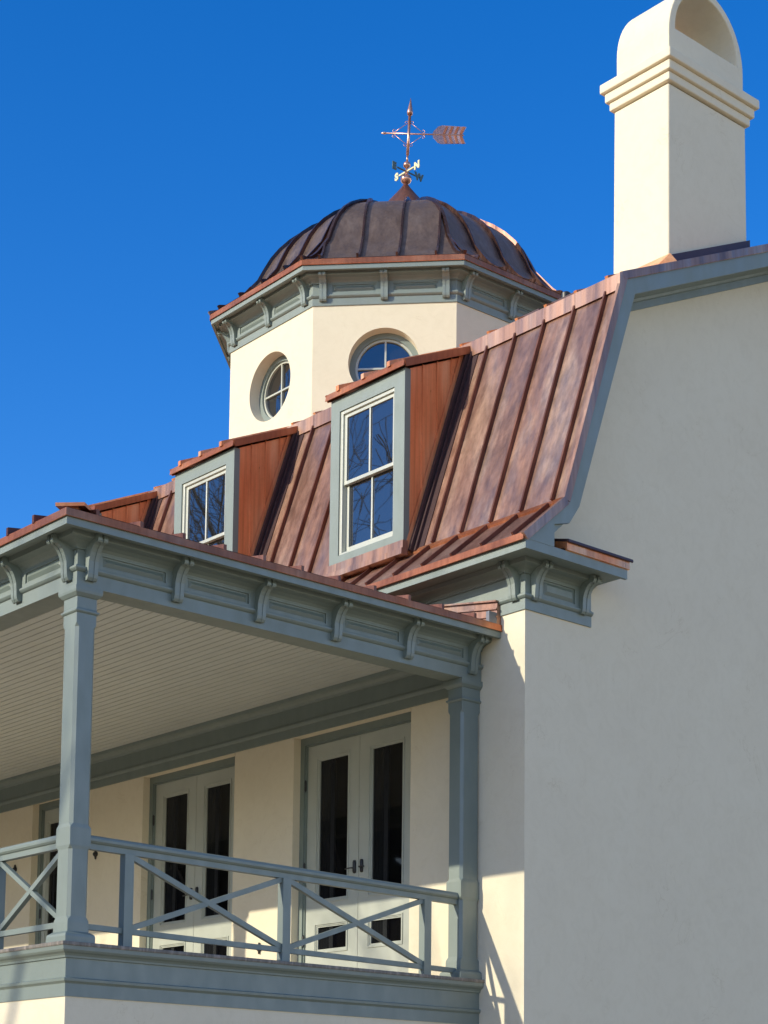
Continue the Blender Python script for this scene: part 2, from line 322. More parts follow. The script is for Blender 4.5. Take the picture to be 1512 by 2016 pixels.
# ---------------------------------------------------------------- bracketed cornices
BR = [(0, 0), (.325, 0), (.338, -.012), (.335, -.03), (.345, -.05), (.342, -.075), (.325, -.09), (.30, -.092), (.275, -.085), (.232, -.10), (.19, -.13), (.157, -.165), (.132, -.21), (.115, -.25), (.105, -.33), (.102, -.385), (.092, -.42), (.07, -.445), (.045, -.452), (.02, -.44), (0, -.42)]
def bracket_mb(sv=1.0, sw=1.0, wd=.135):
    mb = MB(); P = [(v*sv, w_*sw) for v, w_ in BR]; Q = [(v*sv*.93 if v > .05 else v, w_*sw*.985-.004) for v, w_ in BR]
    h = wd/2
    for u0, u1, pl in ((-h, -.012, P), (.012, h, P), (-.012, .012, Q)):
        mb.sweep([(v, w_) for v, w_ in pl], (u0, 0, 0), X, -Y, u1-u0)
    return mb
def entab(run, O, U, Nn, L, H, o, F_, m0, m1, brs, rot, bead=.17, br=(.76, 1, .12), panels=True, L2=None, parent=None, E=.072, cname='cornice', eave=None):
    O = Vector(O)
    mb = MB(); k = H-.0
    body = [(-.06, 0), (.02, 0), (.02, bead-.02), (.038, bead-.012), (.05, bead), (.058, bead+.012), (.058, bead+.03), (.036, bead+.036), (.03, bead+.05), (.014, bead+.055), (.014, k-.10), (.035, k-.10), (.035, k-.085), (.06, k-.06), (.11, k-.035), (.17, k-.025), (.195, k-.02), (.2, k+.031), (-.06, k+.031)]
    mb.sweep(body, O, U, Nn, L, m0, m1)
    if panels:
        w0 = bead+.075; w1 = k-.122
        for i in range(len(brs)-1):
            a, b = sorted((brs[i], brs[i+1])); a += .14; b -= .14
            if b-a < .15: continue
            def slab(ua, ub, wa, wb, v0, v1, bev=0):
                P = [O+U*ua+Nn*v0+Z*wa, O+U*ub+Nn*v0+Z*wa, O+U*ub+Nn*v0+Z*wb, O+U*ua+Nn*v0+Z*wb]
                Q = [O+U*(ua+bev)+Nn*v1+Z*(wa+bev), O+U*(ub-bev)+Nn*v1+Z*(wa+bev), O+U*(ub-bev)+Nn*v1+Z*(wb-bev), O+U*(ua+bev)+Nn*v1+Z*(wb-bev)]
                mb.hexa(P, Q)
            fb, ft, fl, fr_ = bead+.045, k-.098, a-.09, b+.09
            slab(fl, fr_, w1, ft, .013, .032); slab(fl, fr_, fb, w0, .013, .032)
            slab(fl, a, w0, w1, .013, .032); slab(b, fr_, w0, w1, .013, .032)
            slab(a+.018, b-.018, w0+.018, w1-.018, .0135, .040, .040)
    ob = mb.build(cname, TRIM, parent)
    mb = MB(); LL = L2 or L
    mb.sweep([(o-.045, H), (o, H), (o, H+F_), (-.06, H+F_), (-.06, H+.032), (o-.045, H+.032)], O, U, Nn, LL, m0, m1)
    mb.build('fascia', TRIM, ob)
    if E:
        mb = MB(); e0 = H+F_
        mb.sweep([(o-.07, e0+.003), (o+.012, e0+.003), (o+.02, e0-.012), (o+.026, e0-.008), (o+.02, e0+E), (o-.07, e0+E+.012)], O, U, Nn, LL, m0, m1)
        mb.build('copper_drip_edge', eave or COPE, ob)
    b0 = None
    for u in brs:
        loc = O+U*u+Z*(H+.03)+Nn*.012
        if b0 is None:
            b0 = bracket_mb(*br).build('bracket', TRIM, ob)
            b0.location = loc; b0.rotation_euler.z = rot
            last = b0
        else:
            c = b0.copy(); C.objects.link(c); c.location = loc; c.rotation_euler.z = rot; c.parent = ob
    return ob
# main cornice: front run and the return on the gable
entab('f', (0, 0, 8.025), -X, -Y, 24, .54, .48, .115, 1, 0, [.14, 4.6, 8.4], 0, bead=.15, panels=False, parent=house, E=0, cname='main_cornice')
ret = entab('r', (0, 0, 8.025), Y, X, 1.15, .54, .48, .115, 1, 0, [.14, .98], R(90), bead=.15, panels=True, parent=house, E=0, L2=1.30, cname='gable_cornice_return')
mb = MB()  # copper cap of the return
mb.sweep([(-.01, .12), (.47, .01), (.475, -.02), (.505, -.012), (.50, .085), (.0, .22)], (0, .20, 8.70), Y, X, 1.12)
mb.build('return_cap', COPB, ret)
mb = MB(); mb.sweep([(-.0, .21), (.51, .075), (.515, .06), (.53, .07), (.525, .10), (.0, .235)], (0, .20, 8.715), Y, X, 1.16)
mb.build('return_cap_edge', DARK, ret)

# ---------------------------------------------------------------- dormers
DW = 1.53; DZ0, DZ1 = 9.45, 11.80; DY = .03
def dormer():
    # local origin: right front bottom corner of the casing at (0,0,0) world (-2.26, DY, 0)
    mb = MB(); a, b = -DW, 0
    ox0, ox1, oz0, oz1 = a+.185, b-.21, DZ0+.11, DZ1-.20
    for q in ((a, ox0, DZ0, DZ1), (ox1, b, DZ0, DZ1), (ox0, ox1, DZ0, oz0), (ox0, ox1, oz1, DZ1)):
        mb.box(q[0], q[1], 0, .10, q[2], q[3])
    # small back band round the opening
    root = mb.build('dormer', TRIM, house)
    mb = MB()
    mb.box(ox0, ox0+.05, .02, .14, oz0, oz1); mb.box(ox1-.03, ox1, .02, .14, oz0, oz1); mb.box(ox0+.05, ox1-.03, .02, .14, oz1-.05, oz1); mb.box(ox0+.05, ox1-.03, .015, .15, oz0, oz0+.03)
    mb.build('window_frame', SASH, root, bevel=.004)
    zm = (oz0+oz1)/2-.0; sx0, sx1 = ox0+.051, ox1-.031; xm = (sx0+sx1)/2
    def sash(z0, z1, y, bot, top):
        m_ = MB(); s_ = .05
        m_.box(sx0, sx0+s_, y, y+.04, z0, z1); m_.box(sx1-s_, sx1, y, y+.04, z0, z1)
        m_.box(sx0+s_, sx1-s_, y, y+.04, z0, z0+bot); m_.box(sx0+s_, sx1-s_, y, y+.04, z1-top, z1)
        m_.box(xm-.014, xm+.014, y+.002, y+.036, z0+bot, z1-top)
        sb = m_.build('sash', SASH, root, bevel=.004)
        p = MB(); p.face([(sx0+s_, y+.02, z0+bot), (sx1-s_, y+.02, z0+bot), (sx1-s_, y+.02, z1-top), (sx0+s_, y+.02, z1-top)])
        p.build('pane', GLASS, root)
    sash(zm-.03, oz1-.052, .05, .05, .05); sash(oz0+.032, zm+.02, .10, .09, .045)
    # cheeks: triangular copper sides with panel seams
    for sx, s in ((0, 1), (a, -1)):
        m_ = MB(); x0 = sx-.012*s; x1 = sx-.05*s
        def ys(z): return (KY+(z-KZ)*(TY-KY)/(TZ-KZ))-DY
        P = [(.10, DZ0-.15), (.10, DZ1+.02), (1.19, DZ1+.02+SL*1.08), (ys(DZ1), DZ1), (ys(DZ0-.15)+.02, DZ0-.15)]
        V = [(x0, y, z) for y, z in P]+[(x1, y, z) for y, z in P]; n = 5
        m_.mesh(V, [tuple(range(n)), tuple(range(n, 2*n))[::-1]]+[(i, (i+1) % n, n+(i+1) % n, n+i) for i in range(n)])
        for yy in (.32, .58, .84):
            zt = DZ1+.01+SL*(yy-.05); zb = max(DZ0-.1, KZ+(yy+DY-KY)*(TZ-KZ)/(TY-KY))
            m_.box(x0-.001*s, x0+.012*s, yy-.006, yy+.006, zb, zt)
        m_.build('cheek', COPB, root)
        # flashing strips that follow the mansard slope beside the cheek
        m_ = MB(); d = Vector((0, TY-KY, TZ-KZ)).normalized(); nn = Vector((0, -d.z, d.y)); A = Vector((0, KY-DY, KZ))
        L = (TZ-KZ)/d.z-.16
        for (u0, u1, h0, h1) in ((.0, .05, .0, .10), (.07, .10, .0, .055), (.10, .20, .0, .014)):
            m_.sweep([(u0, h0), (u1, h0), (u1, h1), (u0, h1)], A+X*(sx), d, X*s, L, W=nn)
        m_.build('side_flashing', DARK, root)
        m_ = MB(); m_.sweep([(.0, .01), (.004, .01), (.004, .16), (.0, .16)], A+X*(sx), d, X*s, L, W=nn); m_.build('step_flashing', COPB, root)
    # roof of the dormer
    m_ = MB(); y0 = -.05; z0 = DZ1+.045; y1 = TY-DY-.02; z1 = z0+SL*(y1-y0)-.02
    m_.sweep([(-y0-.0, 0), (-y0, .035), (-y1, z1-z0+.035), (-y1, z1-z0)], (a-.05, 0, z0), X, -Y, DW+.10)
    rf = m_.build('dormer_roof', COP, root)
    m_ = MB()
    m_.sweep([(.05, -.045), (.062, -.045), (.068, -.055), (.072, -.05), (.056, .04), (.04, .045)], (a-.05, 0, z0), X, -Y, DW+.10)
    for xs, s in ((a-.05, -1), (.05, 1)):
        A = Vector((xs, y0, z0)); d = Vector((0, y1-y0, z1-z0)); L = d.length; d.normalize(); nn = Vector((0, -d.z, d.y))
        m_.sweep([(-.012, -.06), (.008, -.062), (.012, .038), (-.012, .042)], A, d, X*s, L, W=nn)
    m_.build('dormer_roof_edge', COPE, root)
    m_ = MB()
    for xx in (-.25, -.78, -1.31):
        A = Vector((xx, y0-.03, z0+.02)); B = Vector((xx, y1, z1+.035)); m_.hexa([A-X*.03, A+X*.03, A+X*.03+Z*.075, A-X*.03+Z*.075], [B-X*.03, B+X*.03, B+X*.03+Z*.075, B-X*.03+Z*.075])
    m_.build('dormer_roof_seams', COPB, root)
    # flashing apron under the window
    m_ = MB()
    m_.sweep([(-.06, .005), (.025, .005), (.03, -.10), (.05, -.11), (.055, -.19), (-.06, -.19)], (a-.02, 0, DZ0-.006), X, -Y, DW+.04)
    m_.build('apron_flashing', COP, root)
    root.location = (-2.26, DY, 0)
    return root
d0 = dormer()
for i in range(1, 5): copy_part(d0, house, (-2.26-3.78*i, DY, 0))
# dormer roof seams/glass keep their shared meshes

# ---------------------------------------------------------------- chimney
CX0, CX1, CY0, CY1 = -.975, -.002, 2.71, 4.36
mb = MB()
def ring(x0, x1, y0, y1, z): return [(x0, y0, z), (x1, y0, z), (x1, y1, z), (x0, y1, z)]
e = .02
mb.hexa(ring(CX0-e, CX1-.003, CY0-e, CY1+e, 12.6), ring(CX0, CX1, CY0, CY1, 15.85))
ch = mb.build('chimney', STU, house, bevel=.02)
mb = MB()
for v, z0, z1 in ((.05, 15.865, 15.985), (.095, 15.985, 16.12), (.145, 16.12, 16.255)):
    mb.hexa(ring(CX0-v, CX1+v, CY0-v, CY1+v, z0+.001), ring(CX0-v, CX1+v, CY0-v, CY1+v, z1))
mb.build('cap', STU, ch, bevel=.018)
mb = MB()  # arched hood, barrel along x
cy = (CY0+CY1)/2+.0; ro = .80; ri = .665; nseg = 28; hx0, hx1 = CX0+.02, CX1-.01
out = [(cy-ro, 16.23), (cy-ro, 16.62)]+[(cy-ro*math.cos(math.pi*k/nseg), 16.62+(ro+.12)*math.sin(math.pi*k/nseg)) for k in range(1, nseg)]+[(cy+ro, 16.62), (cy+ro, 16.23)]
inn = [(cy-ri, 16.705), (cy-ri, 16.72)]+[(cy-ri*math.cos(math.pi*k/nseg), 16.72+(ri+.04)*math.sin(math.pi*k/nseg)) for k in range(1, nseg)]+[(cy+ri, 16.72), (cy+ri, 16.705)]
n = len(out)
for x, fl in ((hx1, False), (hx0, True)):
    for i in range(n-1): mb.face([(x, *out[i]), (x, *out[i+1]), (x, *inn[i+1]), (x, *inn[i])], fl)
    mb.face([(x, *out[-1]), (x, *out[0]), (x, *inn[0]), (x, *inn[-1])], fl)
for i in range(n-1):
    mb.face([(hx0, *out[i]), (hx0, *out[i+1]), (hx1, *out[i+1]), (hx1, *out[i])]); mb.face([(hx0, *inn[i]), (hx1, *inn[i]), (hx1, *inn[i+1]), (hx0, *inn[i+1])])
mb.face([(hx0, *inn[-1]), (hx1, *inn[-1]), (hx1, *inn[0]), (hx0, *inn[0])])
me_o = mb.build('arched_hood', STU, ch, recalc=False)
import bmesh
b_ = bmesh.new(); b_.from_mesh(me_o.data); bmesh.ops.remove_doubles(b_, verts=b_.verts, dist=1e-5); bmesh.ops.recalc_face_normals(b_, faces=b_.faces); b_.to_mesh(me_o.data); b_.free()
bv = me_o.modifiers.new('bevel', 'BEVEL'); bv.width = .02; bv.segments = 2; bv.limit_method = 'ANGLE'; bv.angle_limit = R(40)
# chimney flashing
mb = MB()
def rz(y): return TZ+SL*(y-TY)
for (xa, xb, ya, yb) in ((CX0-.04, CX1+.045, CY0-.045, CY0-.02), (CX1+.02, CX1+.045, CY0-.02, CY1+.02)):
    mb.hexa([(xa, ya, rz(ya)-.02), (xb, ya, rz(ya)-.02), (xb, yb, rz(yb)-.02), (xa, yb, rz(yb)-.02)], [(xa, ya, rz(ya)+.27), (xb, ya, rz(ya)+.27), (xb, yb, rz(yb)+.265), (xa, yb, rz(yb)+.265)])
mb.build('chimney_flashing', DARK, ch)
mb = MB()  # sloping copper cricket in front of the chimney
yf = CY0-.62
mb.mesh([(CX0-.06, yf, rz(yf)+.01), (CX1+.10, yf, rz(yf)+.01), (CX1+.05, CY0-.046, rz(CY0)+.27), (CX0-.06, CY0-.046, rz(CY0)+.27), (CX1+.30, CY0-.10, rz(CY0-.1)+.01), (CX1+.05, CY0-.046, rz(CY0)-.02)], [(0, 1, 2, 3), (1, 4, 2), (4, 5, 2)])
mb.build('chimney_apron', COPB, ch)
mb = MB(); mb.lathe([(.065, -.3), (.065, .22), (.05, .235), (.05, .1)], (-.98, 1.75, rz(1.75)), 16)
mb.build('vent_pipe', BLACK, house, smooth=False)
for xx, yy in ((-.62, 1.36), (-1.25, 1.35)):
    mb = MB(); mb.box(xx-.22, xx+.2, yy-.05, yy+.35, rz(yy), rz(yy)+.085); mb.build('roof_clip', DARK, up)

# ---------------------------------------------------------------- cupola
OX, OY, TH = -8.075, 5.035, -.025; RW = 3.02; c8 = math.cos(math.pi/8); s8 = math.sin(math.pi/8); t8 = math.tan(math.pi/8)
AW = RW*c8; HWD = RW*s8
mb = MB(); wins = []
for k in range(8):
    az = math.pi/4*k+TH; nn = Vector((math.cos(az), math.sin(az), 0)); tt = Vector((-math.sin(az), math.cos(az), 0)); c0 = Vector((OX, OY, 0))+nn*AW
    z0, z1, zc, rr = 12.6, 15.02, 14.035, .575; n_ = 64
    def P(u, z, d=0): return c0+tt*u+Z*z-nn*d
    circ = []; rect = []
    for i in range(n_):
        a = 2*math.pi*(i+.5)/n_; cu, cz = math.cos(a), math.sin(a); circ.append((rr*cu, zc+rr*cz))
        sc = min(HWD/abs(cu), ((z1-zc) if cz > 0 else (zc-z0))/abs(cz)); rect.append((sc*cu, zc+sc*cz))
    for i in range(n_):
        j = (i+1) % n_; pts = [P(*circ[i]), P(*rect[i]), P(*rect[j]), P(*circ[j])]
        ri_, rj = rect[i], rect[j]
        if abs(ri_[0]-rj[0]) > 1e-6 and abs(ri_[1]-rj[1]) > 1e-6:
            cu_ = math.copysign(HWD, ri_[0]+rj[0]); cz_ = z1 if ri_[1]+rj[1] > 2*zc else z0; pts.insert(2, P(cu_, cz_))
        mb.face(pts); mb.face([P(*circ[i]), P(*circ[j]), P(*circ[j], .36), P(*circ[i], .36)])
    wins.append((c0, nn, tt, zc, rr))
cup = mb.build('cupola', STU, house, recalc=False)
for c0, nn, tt, zc, rr in wins:
    if nn.dot(Vector((.5, -.86, 0))) < -.3: continue
    M = Matrix(((tt.x, nn.x, 0, c0.x), (tt.y, nn.y, 0, c0.y), (0, 0, 1, zc), (0, 0, 0, 1)))
    def put(mb_, name, mat, smooth=False):
        o = mb_.build(name, mat, cup, smooth=smooth); o.matrix_local = M; return o
    def ringm(r0, r1, y0, y1, n=56):
        m_ = MB(); V = []
        for i in range(n):
            a = 2*math.pi*i/n; c_, s_ = math.cos(a), math.sin(a)
            V += [(r0*c_, y0, r0*s_), (r0*c_, y1, r0*s_), (r1*c_, y1, r1*s_), (r1*c_, y0, r1*s_)]
        m_.mesh(V, [(4*i+q, 4*((i+1) % n)+q, 4*((i+1) % n)+(q+1) % 4, 4*i+(q+1) % 4) for i in range(n) for q in range(4)]); return m_
    put(ringm(.485, .60, -.34, -.20), 'window_frame', TRIM); r_ = ringm(.45, .492, -.32, -.235)
    r_.box(-.014, .014, -.29, -.24, -.455, .455); r_.box(-.455, -.0141, -.289, -.241, -.014, .014); r_.box(.0141, .455, -.289, -.241, -.014, .014)
    put(r_, 'window_sash', SASH)
    m_ = MB(); m_.face([(.47*math.cos(2*math.pi*i/48), -.275, .47*math.sin(2*math.pi*i/48)) for i in range(48)]); put(m_, 'pane', GLASS)
OH = .46; OO = .325
for k in range(8):
    az = math.pi/4*k+TH; nn = Vector((math.cos(az), math.sin(az), 0)); tt = Vector((-math.sin(az), math.cos(az), 0)); c0 = Vector((OX, OY, 15.0))+nn*AW
    entab('o', c0-tt*HWD, tt, nn, 2*HWD, OH, OO, .085, t8, t8, [HWD-.99, HWD, HWD+.99], az+math.pi/2, bead=.14, br=(.74, .96, .115), parent=cup, E=.085, cname='cupola_cornice')
# dome
DP = [(3.40, 15.632), (3.38, 15.645), (3.25, 15.68), (3.12, 15.75), (2.99, 15.85), (2.87, 15.96), (2.73, 16.12), (2.55, 16.33), (2.44, 16.55), (2.32, 16.77), (2.18, 16.96), (2.0, 17.15), (1.78, 17.33), (1.52, 17.49), (1.25, 17.62), (.95, 17.73), (.62, 17.82), (.3, 17.87)]
mb = MB()
for k in range(8):
    a0 = math.pi/4*k-math.pi/8+TH; a1 = a0+math.pi/4
    V = []
    for r_, z in DP: V += [(OX+r_*math.cos(a0), OY+r_*math.sin(a0), z), (OX+r_*math.cos(a1), OY+r_*math.sin(a1), z)]
    mb.mesh(V, [(2*i, 2*i+1, 2*i+3, 2*i+2) for i in range(len(DP)-1)])
dome = mb.build('dome', COPD, house, smooth=True, recalc=False)
mb = MB()
def rib(mb, pts, nrm, side, wd, ht):
    V = []
    for p, n in zip(pts, nrm): V += [p-side*wd/2-n*.01, p+side*wd/2-n*.01, p+side*wd/2+n*ht, p-side*wd/2+n*ht]
    k = len(pts)
    mb.mesh(V, [(3, 2, 1, 0), tuple(4*(k-1)+q for q in range(4))]+[(4*i+q, 4*i+(q+1) % 4, 4*(i+1)+(q+1) % 4, 4*(i+1)+q) for i in range(k-1) for q in range(4)])
def prof_rib(ux, tt, s, scale, stop):
    pts = []
    fine = []
    for i in range(len(DP)-1):
        for q in range(3):
            f_ = q/3; fine.append((DP[i][0]*(1-f_)+DP[i+1][0]*f_, DP[i][1]*(1-f_)+DP[i+1][1]*f_))
    fine.append(DP[-1])
    for r_, z in fine:
        if stop and abs(s) > r_*s8: break
        pts.append(Vector((OX, OY, z))+ux*(r_*scale)+tt*s)
    ns = []
    for i in range(len(pts)):
        d = (pts[min(i+1, len(pts)-1)]-pts[max(i-1, 0)]).normalized(); n = tt.cross(d); 
        if n.dot(ux) < 0 and n.z < 0: n = -n
        if n.z < 0: n = -n
        ns.append(n.normalized())
    return pts, ns
for k in range(8):
    az = math.pi/4*k+TH; nn = Vector((math.cos(az), math.sin(az), 0)); tt = Vector((-math.sin(az), math.cos(az), 0))
    for s in (-1.02, -.41, .22, .84):
        pts, ns = prof_rib(nn, tt, s, c8, True)
        if len(pts) > 2: rib(mb, pts, ns, tt, .032, .06)
    az += math.pi/8; nn = Vector((math.cos(az), math.sin(az), 0)); tt = Vector((-math.sin(az), math.cos(az), 0))
    pts, ns = prof_rib(nn, tt, 0, 1.0, False); rib(mb, pts, ns, tt, .05, .05)
mb.build('dome_seams', DSEAM, dome)
mb = MB(); mb.lathe([(.62, 17.80), (.5, 17.96), (.36, 18.14), (.22, 18.31), (.10, 18.46), (.045, 18.54), (.04, 18.58)], (OX+.05, OY+.055, 0), 24); mb.build('dome_cone', COPS, dome, smooth=True)

# ---------------------------------------------------------------- weather vane
vane = empty('weather_vane', 'copper arrow weather vane with gilded compass letters on top of the dome', 'weather vane', (OX+.05, OY+.055, 18.54))
def vb(mb_, name, mat, smooth=True, parent=vane): return mb_.build(name, mat, parent, smooth=smooth)
tilt = Vector((math.cos(YAW), math.sin(YAW), 0))*math.tan(R(2.6))
ax = (Z+tilt).normalized()
def A(h): return ax*(h*.945)
mb = MB()
def ball(mb_, c, r_, sq=.9): mb_.lathe([(r_*math.sin(math.pi*i/12)+.001, -r_*sq*math.cos(math.pi*i/12)) for i in range(13)], c, 20)
ball(mb, A(.115), .10); vb(mb, 'large_ball', COPV)
mb = MB(); ball(mb, A(.40), .066); vb(mb, 'small_ball', COPV)
mb = MB(); mb.tube([A(.0), A(.45)], .016, 10); mb.tube([A(.45), A(.62)], .018, 10); mb.tube([A(.60), A(1.40)], .026, 12); mb.tube([A(.235), A(.30)], .03, 10)
vb(mb, 'rod', COPV)
mb = MB(); mb.tube([A(1.395), A(1.40), A(1.45), A(1.50), A(1.62), A(1.74)], [.02, .045, .055, .046, .022, .002], 14); vb(mb, 'finial', COPV)
ad = Vector((math.cos(YAW-R(4)), math.sin(YAW-R(4)), 0)); ad = (ad-ax*ad.dot(ax)*1.0).normalized(); ad = (ad-Z*.012).normalized()
h0 = A(1.02)
mb = MB(); mb.tube([h0-ad*.42, h0+ad*.98], .014, 8); mb.tube([h0-ad*.50, h0-ad*.46, h0-ad*.42, h0-ad*.40], [.002, .02, .022, .012], 10); vb(mb, 'arrow_shaft', COPV)
mb = MB(); bars = MB()
for sgn in (1, -1):
    up_ = ax*sgn
    th = ad.cross(ax).normalized()*.004
    base = h0+ad*.42
    P = [(.0, .0), (.02, .06), (.10, .15), (.17, .175), (.60, .155), (.53, .0)]
    pts = [base+ad*u+up_*v for u, v in P]; n = len(pts)
    mb.mesh([p-th for p in pts]+[p+th for p in pts], [tuple(range(n)), tuple(range(n, 2*n))[::-1]]+[(i, (i+1) % n, n+(i+1) % n, n+i) for i in range(n)])
    for q in range(4):
        u = .185+q*.10; pq = [(u, .012), (u+.045, .012), (u+.095, .155), (u+.05, .158)]
        pts = [base+ad*a+up_*b for a, b in pq]
        bars.hexa([p-th*2.6 for p in pts], [p+th*2.6 for p in pts])
af = vb(mb, 'arrow_feathers', COPV, False); bars.build('feather_bars', COPE, af)
mb = MB()
for sg in (1, -1):
    for s2 in (1, -1):
        a = h0+ax*.21*sg+ad*.02*s2; b = h0+ad*.26*s2+ax*.02*sg
        mb.tube([a, b], .006, 6)
        for c_, e1, e2 in ((a, ax*sg, ad*s2), (b, ad*s2, ax*sg)):
            mb.tube([c_+e1*.028*math.sin(t_)+e2*.028*(1-math.cos(t_)) for t_ in [i*.6 for i in range(7)]], .006, 6)
vb(mb, 'scroll_braces', COPV)
h1 = A(.27)
mb = MB(); mb.bar(h1-X*.20, h1+X*.20, .022, .028); vb(mb, 'gilded_arm', GOLD, False)
mb = MB(); mb.bar(h1-Y*.22, h1+Y*.22, .018, .022); vb(mb, 'shaded_arm', LETTER_SHADE, False)
def letter(ch_, pos, dirv, mat, size=.175):
    cu = bpy.data.curves.new('t', 'FONT'); cu.body = ch_; cu.size = size; cu.extrude = .008; cu.offset = .011; cu.align_x = 'CENTER'; cu.align_y = 'CENTER'
    to = bpy.data.objects.new('t', cu); C.objects.link(to)
    dg = bpy.context.evaluated_depsgraph_get(); me = bpy.data.meshes.new_from_object(to.evaluated_get(dg)); bpy.data.objects.remove(to); bpy.data.curves.remove(cu)
    me.materials.clear(); me.materials.append(mat)
    o = bpy.data.objects.new('letter', me); C.objects.link(o); o.parent = vane
    n = Vector(dirv).cross(Z); o.matrix_local = Matrix(((dirv[0], 0, n.x, pos.x), (dirv[1], 0, n.y, pos.y), (dirv[2], 1, n.z, pos.z), (0, 0, 0, 1)))
letter('S', h1-X*.265, (1, 0, 0), GOLD); letter('N', h1+X*.275, (1, 0, 0), GOLD); letter('W', h1+Y*.30, (0, 1, 0), LETTER_SHADE); letter('E', h1-Y*.29, (0, 1, 0), LETTER_SHADE)

# ---------------------------------------------------------------- balcony (two storey porch)
PX, PY = -.767, -5.74; FZ = 3.59
# storey below
mb = MB(); mb.face([(XL, PY, 0), (PX, PY, 0), (PX, PY, 3.06), (XL, PY, 3.06)]); mb.face([(PX, PY, 0), (PX, -.001, 0), (PX, -.001, 3.06), (PX, PY, 3.06)])
mb.build('lower_porch_wall', STU, house, recalc=False)
mb = MB(); mb.box(XL, PX-.03, PY+.03, -.003, 3.2, FZ-.045); pf = mb.build('balcony_floor', plain('floor_paint', (.68, .58, .46), .5), house)
mb = MB()
for (O, U, Nn, L) in (((PX, PY, 0), -X, -Y, -XL-.767), ((PX, PY, 0), Y, X, -PY)):
    mb.sweep([(-.3, FZ-.04), (.10, FZ-.04), (.105, FZ-.03), (.105, FZ-.008), (.10, FZ), (-.3, FZ)], O, U, Nn, L, 1, 0)
mb.build('floor_edge_boards', FLOORB, pf)
mb = MB()
for (O, U, Nn, L) in (((PX, PY, 0), -X, -Y, -XL-.767), ((PX, PY, 0), Y, X, -PY)):
    mb.sweep([(-.06, 3.045), (.012, 3.045), (.012, 3.175), (.02, 3.185), (.036, 3.2), (.04, 3.225), (.03, 3.232), (.012, 3.238), (.012, 3.43), (.03, 3.435), (.034, 3.455), (.05, 3.475), (.075, 3.49), (.09, 3.51), (.095, 3.549), (-.06, 3.549)], O, U, Nn, L, 1, 0)
mb.build('floor_band', TRIM, pf)
# entablature
pe = entab('pe', (PX, PY, 7.27), Y, X, -PY-.004, .48, .36, .087, 1, 0, [.13, 1.2, 2.30, 3.40, 4.51, 5.56], R(90), bead=.165, br=(.74, 1.0, .118), parent=house, cname='porch_entablature')
pfr = entab('pf', (PX, PY, 7.27), -X, -Y, -XL-.767, .48, .36, .087, 1, 0, [.13]+[1.15+1.03*i for i in range(21)], 0, bead=.165, br=(.74, 1.0, .118), parent=house, cname='porch_front_entablature')
mb = MB(); mb.box(PX-.27, PX-.061, PY+.27, -.002, 7.272, 7.72); mb.box(XL, PX-.061, PY+.061, PY+.269, 7.272, 7.72)
mb.build('beam', TRIM, pe)
# beadboard ceiling
mb = MB(); yb = PY+.26
while yb < -.02:
    y1 = min(yb+.128, -.003); mb.face([(XL, yb, 7.70), (PX-.25, yb, 7.70), (PX-.25, y1-.022, 7.70), (XL, y1-.022, 7.70)]); mb.face([(XL, y1-.022, 7.70), (PX-.25, y1-.022, 7.70), (PX-.25, y1-.011, 7.73), (XL, y1-.011, 7.73)]); mb.face([(XL, y1-.011, 7.73), (PX-.25, y1-.011, 7.73), (PX-.25, y1, 7.70), (XL, y1, 7.70)]); yb = y1
mb.build('porch_ceiling', CEIL, house, recalc=False)
mb = MB(); mb.sweep([(-.01, 7.18), (.03, 7.18), (.03, 7.30), (.045, 7.31), (.055, 7.335), (.055, 7.352), (.035, 7.362), (.03, 7.38), (.03, 7.58), (.05, 7.59), (.06, 7.61), (.10, 7.64), (.15, 7.655), (.16, 7.698), (-.01, 7.698)], (XL, 0, 0), X, -Y, -XL+PX-.27)
mb.build('porch_wall_frieze', TRIM, house)
mb = MB(); mb.sweep([(0, 7.59), (.015, 7.6), (.07, 7.655), (.08, 7.698), (0, 7.698)], (XL, PY+.27, 0), X, Y, -XL+PX-.27); mb.sweep([(0, 7.59), (.015, 7.6), (.07, 7.655), (.08, 7.698), (0, 7.698)], (PX-.27, PY+.27, 0), Y, -X, -PY-.3)
mb.build('ceiling_crown', CEIL, house)
# porch roof (low hip) and its wall flashing
ez = 7.27+.48+.087+.085; xo = PX+.36; yo = PY-.36; sl = .165; hp = 6.1
mb = MB(); zt = ez+sl*hp
mb.face([(xo, yo, ez), (xo, 0, ez), (xo-hp, 0, zt)]); mb.face([(xo, yo, ez), (xo-hp, 0, zt), (XL, 0, zt), (XL, yo, ez)])
pr = mb.build('porch_roof', COP, house, recalc=False)
mb = MB()
for i in range(11):
    y = -.45-i*.53; d = (y-yo)
    a = Vector((xo+.015, y, ez-.02)); b = Vector((xo-d, y, ez+sl*d)); mb.hexa([a-Y*.02, a+Y*.02, a+Y*.02+Z*.07, a-Y*.02+Z*.07], [b-Y*.02, b+Y*.02, b+Y*.02+Z*.05, b-Y*.02+Z*.05])
for i in range(43):
    x = xo-.62-i*.53; d = min(-(x-xo), hp)
    a = Vector((x, yo-.03, ez-.02)); b = Vector((x, yo+d, ez+sl*d)); mb.hexa([a-X*.02, a+X*.02, a+X*.02+Z*.085, a-X*.02+Z*.085], [b-X*.02, b+X*.02, b+X*.02+Z*.05, b-X*.02+Z*.05])
mb.build('standing_seams', COPS, pr)
mb = MB(); a = Vector((xo+.0, yo+.0, ez+.0)); b = Vector((xo-hp, 0, zt+.05)); mb.bar(a+(b-a)*.02+Z*.02, b, .14, .07); mb.bar(a+(b-a)*.012+Z*.05, a+(b-a)*.08+Z*.055, .30, .035)
mb.build('hip_cap', COPE, pr)
mb = MB()
